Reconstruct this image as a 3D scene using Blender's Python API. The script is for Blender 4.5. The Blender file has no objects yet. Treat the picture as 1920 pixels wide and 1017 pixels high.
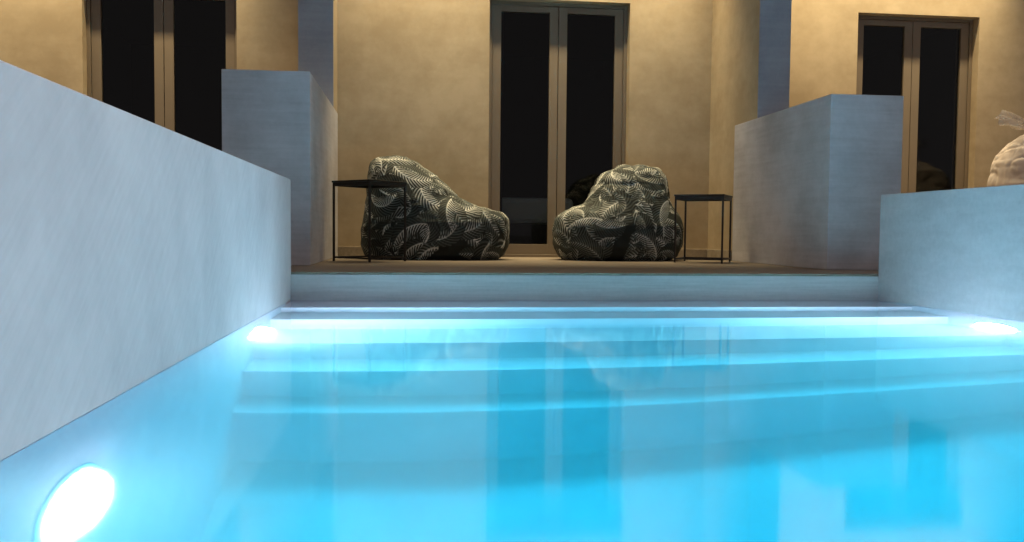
import bpy, bmesh, math, random
import numpy as np
from mathutils import Vector, Matrix

S = bpy.context.scene
COL = S.collection
random.seed(4)

# ------------------------------------------------------------------ camera
YAW, PITCH, ROLL = 0.11289, -0.04604, 0.00920
cam_d = bpy.data.cameras.new('camera')
cam = bpy.data.objects.new('camera', cam_d)
COL.objects.link(cam)
r0 = Vector((math.cos(YAW), -math.sin(YAW), 0))
fh = Vector((math.sin(YAW), math.cos(YAW), 0))
f0 = fh * math.cos(PITCH) + Vector((0, 0, 1)) * math.sin(PITCH)
u0 = r0.cross(f0)
rt = r0 * math.cos(ROLL) + u0 * math.sin(ROLL)
up = u0 * math.cos(ROLL) - r0 * math.sin(ROLL)
M = Matrix.Identity(4)
for i in range(3):
    M[i][0], M[i][1], M[i][2] = rt[i], up[i], -f0[i]
M[2][3] = 0.376
cam.matrix_world = M
cam_d.sensor_width = 36
cam_d.lens = 1600.2 / 1920 * 36
cam_d.clip_start = 0.02
cam_d.clip_end = 1000
S.camera = cam

# ------------------------------------------------------------------ night sky
W = bpy.data.worlds.new('World')
S.world = W
W.use_nodes = True
bgn = W.node_tree.nodes['Background']
bgn.inputs[0].default_value = (0.88, 0.78, 0.78, 1)
bgn.inputs[1].default_value = 0.28

# fill sun added to whiten the left pool wall, high behind the house, right
sun_d = bpy.data.lights.new('wall_fill_sun', 'SUN')
sun_d.energy = 2.2
sun_d.angle = math.radians(24)
sun_d.color = (1.0, 0.89, 0.87)
sun = bpy.data.objects.new('wall_fill_sun', sun_d)
COL.objects.link(sun)
sun.rotation_euler = Vector((0.90, 0.38, 0.66)).to_track_quat('Z', 'Y').to_euler()

S.view_settings.view_transform = 'Standard'
S.view_settings.look = 'None'
S.view_settings.gamma = 1
S.view_settings.exposure = 0
S.view_settings.use_curve_mapping = False
S.render.engine = 'CYCLES'
cy = S.cycles
cy.use_denoising = True
cy.max_bounces = 14
cy.diffuse_bounces = 5
cy.glossy_bounces = 6
cy.transmission_bounces = 8
cy.volume_bounces = 1
cy.sample_clamp_indirect = 6
cy.sample_clamp_direct = 0
cy.blur_glossy = 0.3
cy.caustics_reflective = True
cy.caustics_refractive = True

WARM = (1.0, 0.79, 0.46)
COOL = (0.86, 0.90, 1.0)

# ------------------------------------------------------------------ helpers
def link(o, parent=None):
    COL.objects.link(o)
    if parent is not None:
        o.parent = parent
    return o

def tag(o, label=None, cat=None, group=None, kind=None):
    if label: o['label'] = label
    if cat: o['category'] = cat
    if group: o['group'] = group
    if kind: o['kind'] = kind
    return o

def empty(name, loc=(0, 0, 0), rz=0):
    o = bpy.data.objects.new(name, None)
    o.location = loc
    o.rotation_euler = (0, 0, rz)
    o.empty_display_size = 0.1
    return link(o)

def obj(name, bm, mat, parent=None, smooth=False):
    me = bpy.data.meshes.new(name)
    bmesh.ops.recalc_face_normals(bm, faces=bm.faces)
    bm.to_mesh(me)
    bm.free()
    if smooth:
        for p in me.polygons: p.use_smooth = True
    me.materials.append(mat)
    return link(bpy.data.objects.new(name, me), parent)

def box(bm, x0, x1, y0, y1, z0, z1, bev=0.0, seg=2):
    vs = [bm.verts.new((x, y, z)) for x in (x0, x1) for y in (y0, y1) for z in (z0, z1)]
    idx = [(0, 1, 3, 2), (4, 6, 7, 5), (0, 4, 5, 1), (2, 3, 7, 6), (0, 2, 6, 4), (1, 5, 7, 3)]
    fs = [bm.faces.new([vs[i] for i in f]) for f in idx]
    if bev:
        es = list({e for f in fs for e in f.edges})
        bmesh.ops.bevel(bm, geom=es, offset=bev, segments=seg, affect='EDGES', profile=0.5)
    return bm

def boxobj(name, mat, *a, parent=None, bev=0.0):
    return obj(name, box(bmesh.new(), *a, bev=bev), mat, parent)

def tube(bm, pts, r, n=8):
    rings = []
    for i, p in enumerate(pts):
        p = Vector(p)
        d = (Vector(pts[min(i + 1, len(pts) - 1)]) - Vector(pts[max(i - 1, 0)])).normalized()
        a = d.orthogonal().normalized(); b = d.cross(a)
        rings.append([bm.verts.new(p + (a * math.cos(t) + b * math.sin(t)) * r) for t in [2 * math.pi * k / n for k in range(n)]])
    for A, B in zip(rings, rings[1:]):
        for k in range(n):
            bm.faces.new((A[k], A[(k + 1) % n], B[(k + 1) % n], B[k]))
    bm.faces.new(rings[0][::-1]); bm.faces.new(rings[-1])
    return bm

# ------------------------------------------------------------------ materials
def nodes(name):
    m = bpy.data.materials.new(name)
    m.use_nodes = True
    nt = m.node_tree
    return m, nt, nt.nodes['Principled BSDF']

def noise(nt, co, scale, detail=4, rough=0.6, vec_scale=None, rot=None):
    mp = nt.nodes.new('ShaderNodeMapping')
    if vec_scale: mp.inputs['Scale'].default_value = vec_scale
    if rot:                                  # turn first, stretch afterwards
        mp.vector_type = 'TEXTURE'
        mp.inputs['Rotation'].default_value = rot
        mp.inputs['Scale'].default_value = [1 / v for v in vec_scale]
    nt.links.new(co, mp.inputs['Vector'])
    n = nt.nodes.new('ShaderNodeTexNoise')
    n.inputs['Scale'].default_value = scale
    n.inputs['Detail'].default_value = detail
    n.inputs['Roughness'].default_value = rough
    nt.links.new(mp.outputs[0], n.inputs['Vector'])
    return n.outputs['Fac']

def math_(nt, op, a, b=None):
    n = nt.nodes.new('ShaderNodeMath'); n.operation = op
    for i, v in enumerate((a, b)):
        if v is None: continue
        if isinstance(v, (int, float)): n.inputs[i].default_value = v
        else: nt.links.new(v, n.inputs[i])
    return n.outputs[0]

def plaster(name, dark, light, layers, rough=0.7, bump=0.15, spec=0.3, dots=False):
    """layers: (weight, scale, vec_scale, rotation) noise layers mixed into one tone"""
    m, nt, b = nodes(name)
    co = nt.nodes.new('ShaderNodeTexCoord').outputs['Object']
    acc = None
    tot = sum(l[0] for l in layers)
    for w, sc, vs, ro in layers:
        f = math_(nt, 'MULTIPLY', noise(nt, co, sc, 5, 0.6, vs, ro), w / tot)
        acc = f if acc is None else math_(nt, 'ADD', acc, f)
    ramp = nt.nodes.new('ShaderNodeValToRGB')
    ramp.color_ramp.elements[0].position = 0.41
    ramp.color_ramp.elements[1].position = 0.59
    ramp.color_ramp.elements[0].color = (*dark, 1)
    ramp.color_ramp.elements[1].color = (*light, 1)
    nt.links.new(acc, ramp.inputs[0])
    colr = ramp.outputs[0]
    if dots:
        v = nt.nodes.new('ShaderNodeTexVoronoi'); v.inputs['Scale'].default_value = 2.2
        nt.links.new(co, v.inputs['Vector'])
        d = math_(nt, 'LESS_THAN', v.outputs['Distance'], 0.012)
        mx = nt.nodes.new('ShaderNodeMix'); mx.data_type = 'RGBA'
        nt.links.new(d, mx.inputs['Factor']); nt.links.new(colr, mx.inputs[6])
        mx.inputs[7].default_value = (0.05, 0.05, 0.05, 1)
        colr = mx.outputs[2]
    nt.links.new(colr, b.inputs['Base Color'])
    b.inputs['Roughness'].default_value = rough
    b.inputs['Specular IOR Level'].default_value = spec
    bp = nt.nodes.new('ShaderNodeBump')
    bp.inputs['Strength'].default_value = bump
    bp.inputs['Distance'].default_value = 0.004
    nt.links.new(acc, bp.inputs['Height'])
    nt.links.new(bp.outputs[0], b.inputs['Normal'])
    return m

HS = (1.2, 1.2, 26)          # horizontal trowel streaks
M_wall_l = plaster('brushed_cement', (0.385, 0.355, 0.365), (0.52, 0.485, 0.495),
                   [(1.2, 1.3, None, None), (1.0, 2.4, (1, 1, 0.3), None), (0.8, 3.5, None, None), (0.5, 4, (1, 0.8, 16), (0.72, 0, 0)), (0.25, 30, None, None)], dots=True)
M_wall_r = plaster('smooth_cement', (0.46, 0.415, 0.42), (0.58, 0.53, 0.535),
                   [(1, 1.0, None, None), (0.7, 3, (1, 1, 5), None), (0.5, 40, None, None)])
M_part = plaster('streaked_cement', (0.42, 0.41, 0.43), (0.60, 0.59, 0.62),
                 [(1.3, 1.6, None, None), (0.55, 1.5, HS, None), (0.4, 4, (1, 1, 9), None), (0.9, 4, None, None), (0.3, 40, None, None)], bump=0.2)
M_pier_shade = plaster('pillar_shade_tone', (0.27, 0.285, 0.33), (0.35, 0.365, 0.41),
                 [(1.3, 1.6, None, None), (0.4, 1.5, HS, None), (0.3, 40, None, None)])  # bluish shade tone for the fronts of the tan pillars
M_riser = plaster('riser_cement', (0.47, 0.41, 0.405), (0.59, 0.525, 0.52),
                  [(1, 1.3, None, None), (1.2, 2.5, HS, None), (0.4, 60, None, None)])
M_fac = plaster('tan_plaster', (0.37, 0.29, 0.185), (0.49, 0.395, 0.265),
                [(1.4, 1.3, None, None), (1.0, 3.6, None, None), (0.35, 1.5, (1, 1, 7), None), (0.5, 14, None, None)], bump=0.2)
M_skirt = plaster('skirting_stone', (0.24, 0.20, 0.15), (0.34, 0.29, 0.22), [(1, 4, None, None), (0.6, 40, None, None)])
M_floor = plaster('terrace_stone', (0.15, 0.122, 0.093), (0.225, 0.187, 0.143), [(1, 1.2, None, None), (0.8, 6, (1, 3, 1), None), (0.5, 60, None, None)], rough=0.55)
M_basin = plaster('pool_plaster', (0.40, 0.225, 0.27), (0.48, 0.28, 0.33), [(1, 0.9, None, None), (0.6, 5, None, None), (0.35, 60, None, None)], rough=0.6, bump=0.05, spec=0.1)
M_step_lit = plaster('lit_step_plaster', (0.56, 0.31, 0.37), (0.66, 0.37, 0.43), [(1, 0.9, None, None), (0.6, 5, None, None), (0.35, 60, None, None)], rough=0.6, bump=0.05, spec=0.1)  # paler copy of the pool plaster, lamp glow on the steps put into the colour
M_ground = plaster('paving', (0.14, 0.13, 0.12), (0.24, 0.23, 0.21), [(1, 0.8, None, None), (1, 14, None, None)])
M_soff = plaster('soffit_paint', (0.55, 0.52, 0.47), (0.66, 0.63, 0.58), [(1, 1.0, None, None), (0.5, 30, None, None)])
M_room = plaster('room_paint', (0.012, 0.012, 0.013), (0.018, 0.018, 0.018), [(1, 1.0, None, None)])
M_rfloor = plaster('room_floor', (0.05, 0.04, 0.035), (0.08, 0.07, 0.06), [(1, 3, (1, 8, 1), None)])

def simple(name, colr, rough=0.5, metal=0.0, nscale=20, var=0.15, spec=0.5):
    m, nt, b = nodes(name)
    co = nt.nodes.new('ShaderNodeTexCoord').outputs['Object']
    f = noise(nt, co, nscale, 4)
    ramp = nt.nodes.new('ShaderNodeValToRGB')
    ramp.color_ramp.elements[0].color = (*[c * (1 - var) for c in colr], 1)
    ramp.color_ramp.elements[1].color = (*[min(1, c * (1 + var)) for c in colr], 1)
    nt.links.new(f, ramp.inputs[0]); nt.links.new(ramp.outputs[0], b.inputs['Base Color'])
    b.inputs['Roughness'].default_value = rough
    b.inputs['Metallic'].default_value = metal
    b.inputs['Specular IOR Level'].default_value = spec
    return m

M_frame = simple('bronze_aluminium', (0.20, 0.16, 0.115), 0.42, 0.1, 6, 0.12)
M_dark = simple('black_steel', (0.016, 0.013, 0.011), 0.45, 0.3, 30, 0.3)
M_bed = simple('bed_linen', (0.50, 0.51, 0.53), 0.9, 0, 5, 0.12)
M_bedbase = simple('bed_base_fabric', (0.07, 0.06, 0.06), 0.9, 0, 30, 0.2)
M_curt = simple('curtain_cloth', (0.10, 0.10, 0.11), 0.9, 0, 20, 0.2)
M_trim = simple('white_plastic_trim', (0.75, 0.77, 0.78), 0.4, 0.0, 20, 0.05)
M_steel = simple('steel_trim', (0.62, 0.64, 0.66), 0.3, 0.9, 20, 0.08)

def glass_mat():
    m, nt, b = nodes('window_glass')
    nt.nodes.remove(b)
    out = nt.nodes['Material Output']
    tr = nt.nodes.new('ShaderNodeBsdfTransparent'); tr.inputs[0].default_value = (0.80, 0.83, 0.82, 1)
    gl = nt.nodes.new('ShaderNodeBsdfGlossy'); gl.inputs['Roughness'].default_value = 0.01
    fr = nt.nodes.new('ShaderNodeFresnel'); fr.inputs[0].default_value = 1.3
    mx = nt.nodes.new('ShaderNodeMixShader')
    nt.links.new(fr.outputs[0], mx.inputs[0]); nt.links.new(tr.outputs[0], mx.inputs[1]); nt.links.new(gl.outputs[0], mx.inputs[2])
    nt.links.new(mx.outputs[0], out.inputs['Surface'])
    return m
M_glass = glass_mat()

def water_mat():
    m, nt, b = nodes('pool_water')
    nt.nodes.remove(b)
    out = nt.nodes['Material Output']
    g = nt.nodes.new('ShaderNodeBsdfGlass')
    g.inputs['IOR'].default_value = 1.333
    g.inputs['Roughness'].default_value = 0.07
    g.inputs['Color'].default_value = (1, 1, 1, 1)
    nt.links.new(g.outputs[0], out.inputs['Surface'])
    va = nt.nodes.new('ShaderNodeVolumeAbsorption')
    va.inputs['Color'].default_value = (0.0, 0.92, 0.98, 1)
    va.inputs['Density'].default_value = 1.0
    vs = nt.nodes.new('ShaderNodeVolumeScatter')
    vs.inputs['Color'].default_value = (0.75, 0.95, 1, 1); vs.inputs['Density'].default_value = 0.16; vs.inputs['Anisotropy'].default_value = 0.6
    ad = nt.nodes.new('ShaderNodeAddShader')
    nt.links.new(va.outputs[0], ad.inputs[0]); nt.links.new(vs.outputs[0], ad.inputs[1])
    nt.links.new(ad.outputs[0], out.inputs['Volume'])
    return m
M_water = water_mat()

def emis(name, colr, st):
    m, nt, b = nodes(name)
    b.inputs['Base Color'].default_value = (0.8, 0.85, 0.9, 1)
    b.inputs['Emission Color'].default_value = (*colr, 1)
    b.inputs['Emission Strength'].default_value = st
    return m

# ------------------------------------------------------------------ key sizes (metres, water level z = 0)
XL, XR = -0.66, 2.66          # inner faces of the pool walls
YR, YF = 4.66, 7.47           # far end of the pool, house front
ZT = 0.15                     # terrace level
YB = -3.6                     # near end of the pool
ZF = -1.70                    # pool floor

# ------------------------------------------------------------------ ground, terrace, pool
bm = bmesh.new()
R = 60
for x0, x1, y0, y1 in ((-R, -1.1, -R, R), (3.1, R, -R, R), (-1.1, 3.1, -R, -3.9), (-1.1, 3.1, 4.8, R)):
    v = [bm.verts.new(c) for c in ((x0, y0, 0.03), (x1, y0, 0.03), (x1, y1, 0.03), (x0, y1, 0.03))]
    bm.faces.new(v)
tag(obj('ground', bm, M_ground), kind='structure')

terr = boxobj('terrace', M_riser, -9, 11, YR, 7.6, -0.002, 0.136)
tag(terr, kind='structure')
tf = boxobj('terrace_floor', M_floor, -9, 11, YR + 0.004, 7.6, 0.136, ZT, bev=0.002)
tag(tf, kind='structure')

basin = boxobj('pool_basin', M_basin, XL - 0.5, XR + 0.5, YB - 0.4, YR + 0.4, ZF - 0.2, ZF)
tag(basin, kind='structure')
boxobj('basin_wall', M_basin, XL - 0.5, XL, YB - 0.4, YR + 0.4, ZF, -0.001, parent=basin)
boxobj('basin_wall', M_basin, XR, XR + 0.5, YB - 0.4, YR + 0.4, ZF, -0.001, parent=basin)
boxobj('basin_wall', M_basin, XL, XR, YR, YR + 0.4, ZF, -0.003, parent=basin)
boxobj('basin_wall', M_basin, XL, XR, YB - 0.4, YB, ZF, -0.001, parent=basin)
# underwater stair at the far end
noses = [(4.31, -0.10), (4.00, -0.32), (3.58, -0.64), (3.36, -0.97), (3.17, -1.30)]
for k, (yn, zt) in enumerate(noses):
    zb = noses[k + 1][1] if k + 1 < len(noses) else ZF
    boxobj('step', M_step_lit, XL, XR, yn, YR, zb, zt, parent=basin)

water = boxobj('water', M_water, XL - 0.06, XR + 0.06, YB - 0.06, YR + 0.06, ZF - 0.06, 0.0)
tag(water, kind='structure')
water.cycles.is_caustics_caster = True

# pool side walls
pwl = boxobj('pool_wall', M_wall_l, XL - 0.5, XL, YB - 0.4, YR, -0.001, 0.644, bev=0.004)
tag(pwl, 'long pale brushed cement wall rising from the water at the left of the pool', 'wall', 'cement walls along the pool')
pwr = boxobj('pool_wall', M_wall_r, XR, XR + 0.5, YB - 0.4, YR, -0.001, 0.607, bev=0.004)
tag(pwr, 'smooth bluish cement wall along the right of the pool, in front of the white sack', 'wall', 'cement walls along the pool')
pwn = boxobj('pool_coping', M_wall_r, XL, XR, YB - 0.4, YB, -0.001, 0.10, bev=0.004)
tag(pwn, kind='structure')

# terrace partitions
pl = boxobj('partition_wall', M_part, -1.205, -0.664, 5.535, YF, ZT, 1.372, bev=0.004)
tag(pl, 'bluish cement block partition left of the bean bags, covering the left glass door', 'partition', 'partitions between the terraces')
pr = boxobj('partition_wall', M_part, 2.621, 3.111, 5.206, 6.86, ZT, 1.27, bev=0.004)
tag(pr, 'bluish cement block partition behind the right side table, covering part of the right glass door', 'partition', 'partitions between the terraces')

# ------------------------------------------------------------------ the house
house = empty('house', (1.0, YF, ZT))
tag(house, 'tan plastered house front with three tall bronze framed glass doors behind the terrace', 'house')
def H(name, mat, *a, bev=0.0, parent=None):
    o = boxobj(name, mat, *a, bev=bev)
    p = parent or house
    o.parent = p
    o.matrix_parent_inverse = Matrix.Translation((1.0, YF, ZT)).inverted() if p is house else Matrix.Translation((1.0, YF, ZT)).inverted()
    return o
DZ = 2.40
doors = [(-2.735, -1.50), (0.632, 1.876), (4.0, 5.185)]
WT = 0.34
bm = bmesh.new()
xs = [-9.0] + [v for d in doors for v in d] + [11.0]
for i in range(0, len(xs), 2):
    box(bm, xs[i], xs[i + 1], YF, YF + WT, ZT, DZ)
box(bm, -9, 11, YF, YF + WT, DZ, 6.2)
bmesh.ops.remove_doubles(bm, verts=bm.verts, dist=1e-5)
def fix(o):
    o.parent = house
    o.matrix_parent_inverse = Matrix.Translation((1.0, YF, ZT)).inverted()
    return o
fix(obj('facade_wall', bm, M_fac))
# skirting pieces between doors and partitions
for x0, x1 in ((-0.664, 0.632), (1.876, 2.621), (-9, -2.735), (-1.5, -1.205), (3.111, 4.0), (5.185, 11)):
    H('skirting', M_skirt, x0 + 0.001, x1 - 0.001, YF - 0.012, YF, ZT, ZT + 0.085, bev=0.003)
# pillars standing on the partitions, carrying the overhang
ZS = 3.3
H('pillar', M_fac, -0.945, -0.667, 7.116, YF, 1.372, ZS, bev=0.003)
H('pillar', M_fac, 2.624, 2.874, 6.398, YF, 1.2705, ZS)
H('pillar_front_shade', M_pier_shade, 2.624, 2.874, 6.385, 6.398, 1.2705, ZS)  # thin panel added to give the shaded pillar fronts their blue-grey tone
H('pillar_front_shade', M_pier_shade, -0.945, -0.667, 7.103, 7.116, 1.3725, ZS)
H('wall_return', M_fac, 2.624, 3.108, 6.861, YF, ZT, 1.2705)
H('skirting', M_skirt, 2.614, 2.624, 6.87, YF - 0.013, ZT, ZT + 0.085, bev=0.003)
H('overhang', M_soff, -9, 11, 6.3, YF, ZS, ZS + 0.25, bev=0.004)
H('roof', M_soff, -9, 11, YF - 0.3, 13.0, 6.2, 6.45)

# doors
def make_door(x0, x1):
    d = bpy.data.objects.new('glass_door', None); link(d)
    fix(d)
    yf0, yf1 = YF + 0.10, YF + 0.16
    def P(name, mat, *a, bev=0.002):
        return boxobj(name, mat, *a, parent=d, bev=bev)
    # outer frame
    P('side_jamb', M_frame, x0, x0 + 0.032, yf0 - 0.012, yf1, ZT, DZ)
    P('side_jamb', M_frame, x1 - 0.032, x1, yf0 - 0.012, yf1, ZT, DZ)
    P('head_jamb', M_frame, x0 + 0.032, x1 - 0.032, yf0 - 0.012, yf1, DZ - 0.03, DZ)
    P('threshold', M_frame, x0 + 0.032, x1 - 0.032, yf0 - 0.03, yf1, ZT, ZT + 0.025)
    xm = (x0 + x1) / 2
    for a, b in ((x0 + 0.035, xm - 0.003), (xm + 0.003, x1 - 0.035)):
        st = 0.076
        P('stile', M_frame, a, a + st, yf0, yf1 - 0.01, ZT + 0.027, DZ - 0.033)
        P('stile', M_frame, b - st, b, yf0, yf1 - 0.01, ZT + 0.027, DZ - 0.033)
        P('rail', M_frame, a + st, b - st, yf0, yf1 - 0.01, DZ - 0.085, DZ - 0.033)
        P('rail', M_frame, a + st, b - st, yf0, yf1 - 0.01, ZT + 0.027, ZT + 0.115)
        P('pane', M_glass, a + st - 0.005, b - st + 0.005, yf0 + 0.02, yf0 + 0.026, ZT + 0.11, DZ - 0.08, bev=0)
    return d
for d in doors:
    make_door(*d)

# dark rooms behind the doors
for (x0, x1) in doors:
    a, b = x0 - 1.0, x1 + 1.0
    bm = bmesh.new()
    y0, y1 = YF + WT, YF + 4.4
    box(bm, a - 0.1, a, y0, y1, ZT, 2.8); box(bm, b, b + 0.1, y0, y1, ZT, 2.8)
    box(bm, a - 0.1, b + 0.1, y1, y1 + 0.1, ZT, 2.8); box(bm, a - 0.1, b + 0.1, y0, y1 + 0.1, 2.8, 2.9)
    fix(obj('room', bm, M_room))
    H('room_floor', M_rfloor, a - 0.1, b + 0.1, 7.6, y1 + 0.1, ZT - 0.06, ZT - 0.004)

# bed and curtain seen dimly through the middle door
bed = empty('bed', (1.0, 9.2, ZT))
tag(bed, 'bed with pale cover seen dimly through the left pane of the middle glass door', 'bed')
o = boxobj('mattress', M_bed, -0.75, 0.55, -0.9, 0.9, 0.30, 0.56, parent=bed, bev=0.05)
o = boxobj('bed_base', M_bedbase, -0.73, 0.53, -0.88, 0.88, 0.05, 0.298, parent=bed, bev=0.01)
for lx in (-0.66, 0.46):
    for ly in (-0.8, 0.8):
        boxobj('leg', M_dark, lx - 0.03, lx + 0.03, ly - 0.03, ly + 0.03, 0, 0.049, parent=bed)

def curtain(x0, x1, y, label):
    bm = bmesh.new()
    n = 40
    top, bot = [], []
    for i in range(n + 1):
        x = x0 + (x1 - x0) * i / n
        dy = 0.025 * math.sin(i * 1.25)
        top.append(bm.verts.new((x, y + dy, 2.55))); bot.append(bm.verts.new((x, y + dy * 1.2, ZT + 0.02)))
    for i in range(n):
        bm.faces.new((bot[i], bot[i + 1], top[i + 1], top[i]))
    bmesh.ops.solidify(bm, geom=bm.faces[:], thickness=0.006)
    o = obj('curtain', bm, M_curt, smooth=True)
    return tag(o, label, 'curtain')
curtain(0.63, 0.80, YF + WT + 0.12, 'dark curtain gathered inside the left edge of the middle glass door')

# warm light strips under the overhang, one to a bay, close to the house front
def light_strip(x0, x1, power):
    fix(boxobj('light_strip', M_steel, x0, x1, 7.22, 7.29, ZS - 0.03, ZS - 0.001))
    L = bpy.data.lights.new('light_strip_lamp', 'AREA')
    L.shape = 'RECTANGLE'; L.size = x1 - x0 - 0.02; L.size_y = 0.05; L.energy = power; L.color = WARM; L.spread = math.radians(66)
    lo = bpy.data.objects.new('light_strip_lamp', L)
    lo.location = ((x0 + x1) / 2, 7.255, ZS - 0.034)
    link(lo)
light_strip(-4.2, -1.4, 47)
light_strip(-0.6, 2.55, 48)
light_strip(2.95, 5.4, 44)

# ------------------------------------------------------------------ underwater lamps
def pool_lamp(x, y, z, sgn, label, power):
    """sgn +1: on the left wall, facing +x"""
    t = empty('pool_lamp', (x, y, z))
    tag(t, label, 'pool light', 'round underwater lamps in the pool walls')
    rot = Matrix.Rotation(sgn * math.pi / 2, 4, 'Y')
    bm = bmesh.new()
    # trim ring
    prof = [(0.125, 0.0), (0.15, 0.0), (0.15, 0.004), (0.145, 0.008), (0.13, 0.009), (0.125, 0.006)]
    n = 40
    rings = [[bm.verts.new(rot @ Vector((r * math.cos(a), r * math.sin(a), h))) for r, h in prof] for a in [2 * math.pi * k / n for k in range(n)]]
    for k in range(n):
        A, B = rings[k], rings[(k + 1) % n]
        for j in range(len(prof)):
            bm.faces.new((A[j], A[(j + 1) % len(prof)], B[(j + 1) % len(prof)], B[j]))
    obj('trim_ring', bm, M_trim, t, smooth=True)
    bm = bmesh.new()
    prof = [(0.124, 0.002), (0.124, 0.012), (0.115, 0.030), (0.093, 0.046), (0.062, 0.057), (0.03, 0.062), (0.0005, 0.063)]
    rings = [[bm.verts.new(rot @ Vector((r * math.cos(a), r * math.sin(a), h))) for r, h in prof] for a in [2 * math.pi * k / n for k in range(n)]]
    for k in range(n):
        A, B = rings[k], rings[(k + 1) % n]
        for j in range(len(prof) - 1):
            bm.faces.new((A[j], A[j + 1], B[j + 1], B[j]))
    obj('lens', bm, emis('lamp_lens', COOL, power), t, smooth=True)
PW = 1250
pool_lamp(XL, 1.70, -0.50, 1, 'glowing underwater lamp low in the left wall, nearest the viewer at the bottom left', 120)
pool_lamp(XL, 3.63, -0.41, 1, 'glowing underwater lamp in the left wall above the far pool steps', PW)
pool_lamp(XR, 3.63, -0.41, -1, 'glowing underwater lamp in the right wall above the far pool steps', PW)
pool_lamp(XR, 1.70, -0.50, -1, 'glowing underwater lamp in the right wall, out at the right edge', 100)
for sx, sg, side in ((XL, 1, 'left'), (XR, -1, 'right')):  # unseen pair, added to brighten the step risers
    pool_lamp(sx, -0.3, -0.50, sg, 'unseen underwater lamp added in the %s wall beside the viewer to brighten the far steps' % side, 480)

for o in (pwl, pwr, pl, pr, terr):
    o.cycles.is_caustics_receiver = True

# ------------------------------------------------------------------ bean bags
def vnoise(p, seed):
    """value noise on (n,3) points"""
    rng = np.random.default_rng(seed)
    G = rng.random((32, 32, 32))
    i = np.floor(p).astype(int); f = p - i
    f = f * f * (3 - 2 * f)
    out = 0
    for dx in (0, 1):
        for dy in (0, 1):
            for dz in (0, 1):
                w = (f[:, 0] if dx else 1 - f[:, 0]) * (f[:, 1] if dy else 1 - f[:, 1]) * (f[:, 2] if dz else 1 - f[:, 2])
                out = out + w * G[(i[:, 0] + dx) % 32, (i[:, 1] + dy) % 32, (i[:, 2] + dz) % 32]
    return out

def loft(levels, N, K, hw, yc, seed, lean=0.0, wr=1.0):
    """levels: (z, x0, x1) bottom to top; hw(z01)->half depth; returns verts (K*N+2), quads"""
    L = np.array(levels)
    # smooth resample along profile arclength
    seg = np.hypot(np.hypot(np.diff(L[:, 0]), np.diff(L[:, 1])), np.diff(L[:, 2]))
    s = np.concatenate([[0], np.cumsum(seg)])
    t = np.linspace(0, s[-1], K)
    z, x0, x1 = (np.interp(t, s, L[:, i]) for i in range(3))
    ker = np.exp(-np.linspace(-2, 2, 9) ** 2); ker /= ker.sum()
    def sm(a):
        for _ in range(2):
            a = np.convolve(np.pad(a, 4, mode='edge'), ker, 'valid')
        return a
    z, x0, x1 = sm(z), sm(x0), sm(x1)
    z[0] = 0
    cx, a = (x0 + x1) / 2, (x1 - x0) / 2
    b = np.array([hw(v) for v in z / z.max()])
    # round the top and the bottom edge in depth too
    th = np.linspace(0, 2 * np.pi, N, endpoint=False)
    c, sn = np.cos(th), np.sin(th)
    e = 0.86
    ex = np.sign(c) * np.abs(c) ** e; ey = np.sign(sn) * np.abs(sn) ** e
    X = cx[:, None] + a[:, None] * ex[None]
    Y = yc + lean * (z / z.max())[:, None] ** 1.5 + b[:, None] * ey[None]
    Z = np.repeat(z[:, None], N, 1)
    V = np.stack([X, Y, Z], -1)
    def normals(V):
        du = np.roll(V, -1, 1) - np.roll(V, 1, 1)
        dv = np.gradient(V, axis=0)
        n = np.cross(du, dv)
        return n / (np.linalg.norm(n, axis=-1, keepdims=True) + 1e-9)
    n = normals(V)
    P = V.reshape(-1, 3)
    big = vnoise(P * 3.2 + 7, seed) - 0.5
    mid = np.abs(vnoise(P * np.array([7, 7, 9]) + 3, seed + 1) - 0.5)
    w2 = np.abs(vnoise(P * np.array([13, 13, 17]) + 9, seed + 2) - 0.5)
    fine = vnoise(P * 34, seed + 3) - 0.5
    zt = P[:, 2] / P[:, 2].max()
    amp = np.clip(P[:, 2] / 0.05, 0, 1)
    disp = (0.045 * big - 0.028 * (0.25 - mid) * (0.4 + 0.9 * zt) + 0.012 * (w2 - 0.12) * (0.3 + zt) + 0.002 * fine) * amp * wr
    # sewn seam that runs round the bag at seat height
    P = P + n.reshape(-1, 3) * disp[:, None]
    P[:, 2] = np.maximum(P[:, 2], 0.0)
    return P, n.reshape(-1, 3), N, K

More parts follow.
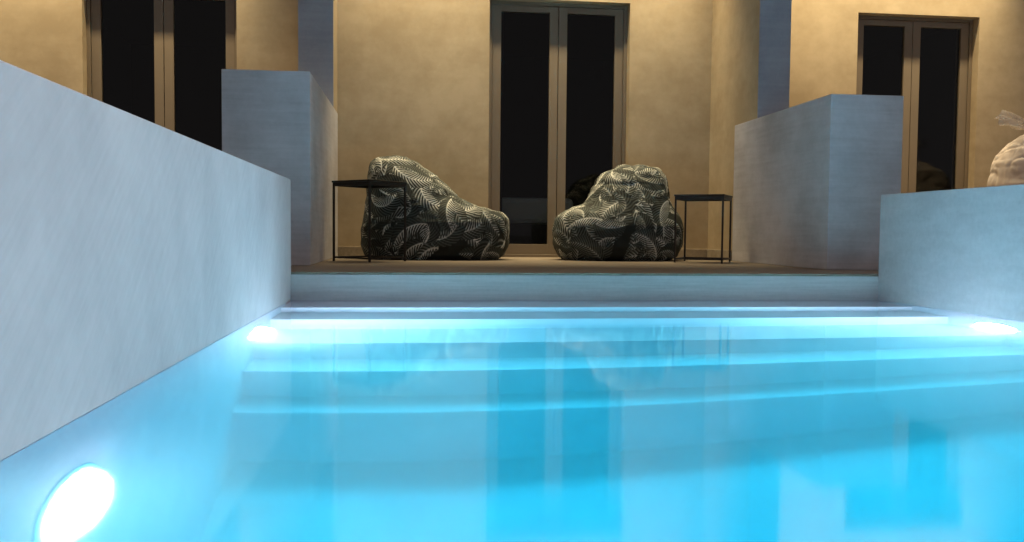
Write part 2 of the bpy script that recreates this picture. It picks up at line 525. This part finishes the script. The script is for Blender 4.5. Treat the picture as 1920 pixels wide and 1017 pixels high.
def fern_print(P, Nn, seed, nleaf=330):
    rng = np.random.default_rng(seed)
    val = np.full(len(P), 0.04)
    val += 0.06 * vnoise(P * 22, seed)
    for k in range(nleaf):
        i = rng.integers(len(P))
        c, n = P[i], Nn[i]
        t = np.cross(n, rng.normal(size=3)); t /= np.linalg.norm(t)
        b = np.cross(n, t)
        d = P - c
        m = (np.einsum('ij,ij->i', d, d) < 0.24 ** 2) & (Nn @ n > 0.25)
        u = d[m] @ t; v = d[m] @ b
        Rr = rng.uniform(0.08, 0.30)
        # arc spine: centre (0,Rr)
        al = Rr * np.arctan2(u, Rr - v)
        ac = Rr - np.hypot(u, v - Rr)
        Ln = rng.uniform(0.12, 0.19)
        s = (al + Ln) / (2 * Ln)
        wid = rng.uniform(0.055, 0.085) * np.clip(np.sin(np.pi * np.clip(s, 0, 1)), 0, 1) ** 0.55
        inside = (s > 0) & (s < 1) & (np.abs(ac) < wid)
        per = rng.uniform(0.021, 0.028)
        ph = (al - 0.9 * np.abs(ac)) / per
        barb = 0.5 + 0.5 * np.cos(2 * np.pi * ph)
        q = np.abs(ac) / (wid + 1e-6)
        side = np.where(ac > 0, 1.0, rng.uniform(0.35, 0.9))
        bright = rng.uniform(0.55, 1.0)
        tone = 0.03 + bright * side * (0.10 + 0.95 * np.clip(barb * 1.7 - 0.5, 0, 1)) * (1 - 0.35 * q)
        spine = np.clip(1 - np.abs(ac) / 0.011, 0, 1) * np.clip(1.25 - s * 0.7, 0, 1)
        tone = np.maximum(tone, spine * 1.0 * bright)
        w = val[m]
        w[inside] = tone[inside]
        val[m] = w
    return np.clip(val, 0, 1)

def bag_material():
    m, nt, b = nodes('fern_print_fabric')
    at = nt.nodes.new('ShaderNodeAttribute'); at.attribute_name = 'fern_print'
    co = nt.nodes.new('ShaderNodeTexCoord').outputs['Object']
    ramp = nt.nodes.new('ShaderNodeValToRGB')
    e = ramp.color_ramp.elements
    e[0].position = 0.05; e[0].color = (0.012, 0.014, 0.012, 1)
    e[1].position = 0.95; e[1].color = (0.80, 0.80, 0.76, 1)
    x = e.new(0.4); x.color = (0.075, 0.088, 0.082, 1)
    nt.links.new(at.outputs['Fac'], ramp.inputs[0])
    f = noise(nt, co, 9, 4)
    mx = nt.nodes.new('ShaderNodeMix'); mx.data_type = 'RGBA'; mx.blend_type = 'MULTIPLY'
    mx.inputs['Factor'].default_value = 0.5
    rr = nt.nodes.new('ShaderNodeValToRGB')
    rr.color_ramp.elements[0].color = (0.55, 0.58, 0.55, 1); rr.color_ramp.elements[1].color = (1.2, 1.2, 1.1, 1)
    nt.links.new(f, rr.inputs[0]); nt.links.new(ramp.outputs[0], mx.inputs[6]); nt.links.new(rr.outputs[0], mx.inputs[7])
    nt.links.new(mx.outputs[2], b.inputs['Base Color'])
    b.inputs['Roughness'].default_value = 0.75
    b.inputs['Specular IOR Level'].default_value = 0.2
    bp = nt.nodes.new('ShaderNodeBump'); bp.inputs['Strength'].default_value = 0.3; bp.inputs['Distance'].default_value = 0.003
    nt.links.new(noise(nt, co, 160, 2), bp.inputs['Height']); nt.links.new(bp.outputs[0], b.inputs['Normal'])
    return m
M_bag = bag_material()

def mesh_from_loft(name, P, N, K, mat, attr=None, origin=(0, 0, 0)):
    P = P - np.array(origin)
    top = P[-N:].mean(0) + np.array([0, 0, 0.004]); bot = P[:N].mean(0)
    V = np.vstack([P, bot[None], top[None]])
    q = []
    k = np.arange(K - 1)[:, None]; i = np.arange(N)[None]
    Q = np.stack([k * N + i, k * N + (i + 1) % N, (k + 1) * N + (i + 1) % N, (k + 1) * N + i], -1).reshape(-1, 4)
    i = np.arange(N)
    T0 = np.stack([(i + 1) % N, i, np.full(N, K * N)], -1)
    T1 = np.stack([(K - 1) * N + i, (K - 1) * N + (i + 1) % N, np.full(N, K * N + 1)], -1)
    me = bpy.data.meshes.new(name)
    me.from_pydata(V.tolist(), [], Q.tolist() + T0.tolist() + T1.tolist())
    me.polygons.foreach_set('use_smooth', [True] * len(me.polygons))
    if attr is not None:
        a = me.attributes.new('fern_print', 'FLOAT', 'POINT')
        a.data.foreach_set('value', np.concatenate([attr, [attr[0], attr[-1]]]).astype(np.float32))
    me.materials.append(mat)
    me.update()
    return me

def bean_bag(levels, yc, seed, lean, hw, label):
    P, n, N, K = loft(levels, 520, 190, hw, yc, seed, lean)
    fp = fern_print(P, n, seed + 20)
    cx = (levels[3][1] + levels[3][2]) / 2
    org = (cx, yc, 0)
    me = mesh_from_loft('bean_bag', P, N, K, M_bag, fp, org)
    o = link(bpy.data.objects.new('bean_bag', me))
    o.location = (cx, yc, ZT + 0.001)
    return tag(o, label, 'bean bag', 'fern print bean bag chairs')

def hwf(zz):
    return float(np.interp(zz, [0, 0.04, 0.14, 0.35, 0.5, 0.62, 0.8, 0.92, 0.98, 1.0],
                           [0.33, 0.37, 0.395, 0.39, 0.35, 0.31, 0.25, 0.19, 0.11, 0.03]))
LB = [(0.0, -0.37, 0.66), (0.028, -0.407, 0.715), (0.113, -0.436, 0.753), (0.241, -0.445, 0.765), (0.326, -0.432, 0.762), (0.376, -0.42, 0.71),
      (0.41, -0.411, 0.58), (0.443, -0.403, 0.44), (0.493, -0.391, 0.335), (0.577, -0.383, 0.25), (0.661, -0.376, 0.165), (0.723, -0.374, 0.09),
      (0.777, -0.360, 0.03), (0.811, -0.335, -0.03), (0.83, -0.28, -0.08), (0.838, -0.20, -0.15)]
RB = [(0.0, 1.21, 2.10), (0.03, 1.175, 2.17), (0.124, 1.138, 2.207), (0.255, 1.130, 2.212), (0.333, 1.145, 2.195), (0.377, 1.191, 2.171), (0.412, 1.274, 2.143),
      (0.452, 1.374, 2.119), (0.518, 1.435, 2.114), (0.605, 1.469, 2.108), (0.67, 1.513, 2.10), (0.714, 1.565, 2.083), (0.749, 1.622, 2.042),
      (0.77, 1.666, 1.985), (0.785, 1.74, 1.91), (0.79, 1.80, 1.85)]
bean_bag(LB, 6.93, 11, 0.05, hwf, 'fern print bean bag with its high back at the left, behind the left side table')
bean_bag(RB, 6.96, 31, 0.05, hwf, 'fern print bean bag with its high back at the right, beside the right side table')

# ------------------------------------------------------------------ side tables
def side_table(cx, cy, rz, w, h, label):
    t = empty('side_table', (cx, cy, ZT), rz)
    tag(t, label, 'side table', 'thin black metal side tables')
    a = w / 2
    boxobj('table_top', M_dark, -a - 0.012, a + 0.012, -a - 0.012, a + 0.012, h - 0.014, h, parent=t, bev=0.003)
    s = 0.007
    for sx in (-1, 1):
        for sy in (-1, 1):
            boxobj('leg', M_dark, sx * a - s, sx * a + s, sy * a - s, sy * a + s, 0, h - 0.015, parent=t, bev=0.0015)
    for sx in (-1, 1):
        boxobj('apron', M_dark, sx * a - s * 0.8, sx * a + s * 0.8, -a + s, a - s, h - 0.04, h - 0.015, parent=t)
        boxobj('apron', M_dark, -a + s, a - s, sx * a - s * 0.8, sx * a + s * 0.8, h - 0.04, h - 0.015, parent=t)
        boxobj('floor_rail', M_dark, sx * a - s * 0.7, sx * a + s * 0.7, -a + s, a - s, 0.022, 0.034, parent=t)
        boxobj('floor_rail', M_dark, -a + s, a - s, sx * a - s * 0.7, sx * a + s * 0.7, 0.022, 0.034, parent=t)
    return t
side_table(-0.335, 6.36, math.radians(-42), 0.365, 0.585, 'thin black metal side table in front of the left bean bag')
side_table(2.245, 6.50, math.radians(-30), 0.36, 0.525, 'thin black metal side table between the right bean bag and the partition')

# ------------------------------------------------------------------ white sack behind the right wall
def sack_mat():
    m, nt, b = nodes('white_plastic_film')
    co = nt.nodes.new('ShaderNodeTexCoord').outputs['Object']
    f = noise(nt, co, 6, 5)
    ramp = nt.nodes.new('ShaderNodeValToRGB')
    ramp.color_ramp.elements[0].color = (0.52, 0.45, 0.41, 1); ramp.color_ramp.elements[1].color = (0.70, 0.63, 0.58, 1)
    nt.links.new(f, ramp.inputs[0]); nt.links.new(ramp.outputs[0], b.inputs['Base Color'])
    b.inputs['Roughness'].default_value = 0.45
    b.inputs['Subsurface Weight'].default_value = 0.0
    return m
M_sack = sack_mat()
def hs(zz):
    return float(np.interp(zz, [0, 0.06, 0.3, 0.6, 0.82, 0.9, 0.95, 1.0], [0.34, 0.40, 0.43, 0.42, 0.36, 0.24, 0.10, 0.05]))
SK = [(0.0, 4.80, 5.52), (0.06, 4.75, 5.60), (0.3, 4.705, 5.65), (0.65, 4.69, 5.64), (0.84, 4.70, 5.60), (0.92, 4.735, 5.52), (0.98, 4.775, 5.42), (1.03, 4.83, 5.32),
      (1.07, 4.88, 5.24), (1.11, 4.92, 5.16)]
P, n, N, K = loft(SK, 300, 170, hs, 6.5, 77, 0.0, 1.0)
cr = np.abs(vnoise(P * np.array([6, 6, 10]) + 5, 91) - 0.5)
cr2 = np.abs(vnoise(P * np.array([15, 15, 8]) + 2, 92) - 0.5)
P = P + n * ((0.16 - np.minimum(cr, 0.16)) * -0.05 + (0.12 - np.minimum(cr2, 0.12)) * -0.03)[:, None] * np.clip(P[:, 2:3] / 0.05, 0, 1)
P[:, 2] = np.maximum(P[:, 2], 0)
me = mesh_from_loft('plastic_sack', P, N, K, M_sack, None, (5.05, 6.5, 0))
sack = link(bpy.data.objects.new('plastic_sack', me)); sack.location = (5.11, 6.5, ZT + 0.001)
tag(sack, 'big crumpled white plastic sack with a gathered top behind the right pool wall', 'sack')

def film_mat():
    m, nt, b = nodes('thin_plastic_film')
    out = nt.nodes['Material Output']
    b.inputs['Base Color'].default_value = (0.62, 0.57, 0.53, 1); b.inputs['Roughness'].default_value = 0.25
    tr = nt.nodes.new('ShaderNodeBsdfTransparent')
    mx = nt.nodes.new('ShaderNodeMixShader')
    co = nt.nodes.new('ShaderNodeTexCoord').outputs['Object']
    nt.links.new(math_(nt, 'MULTIPLY', noise(nt, co, 9, 3), 0.8), mx.inputs[0])
    nt.links.new(tr.outputs[0], mx.inputs[1]); nt.links.new(b.outputs[0], mx.inputs[2])
    nt.links.new(mx.outputs[0], out.inputs['Surface'])
    return m
bm = bmesh.new()
na, nh = 110, 14
rings = []
for j in range(nh):
    h = j / (nh - 1)
    ring = []
    for k in range(na):
        a_ = 2 * math.pi * k / na
        r_ = 0.05 + 0.15 * h ** 1.2 + h * (0.03 * math.sin(7 * a_ + 2 * h) + 0.010 * math.sin(17 * a_ + 5 * h) + 0.03 * math.sin(4 * a_ + 1))
        z_ = 1.05 + (0.20 + 0.05 * math.sin(3 * a_ + 0.6) + 0.03 * math.sin(11 * a_)) * h - 0.06 * h ** 3
        ring.append(bm.verts.new((r_ * math.cos(a_) * 1.7 - 0.05 * h, r_ * math.sin(a_), z_)))
    rings.append(ring)
for A, B in zip(rings, rings[1:]):
    for k in range(na):
        bm.faces.new((A[k], A[(k + 1) % na], B[(k + 1) % na], B[k]))
obj('gathered_top', bm, film_mat(), sack, smooth=True)
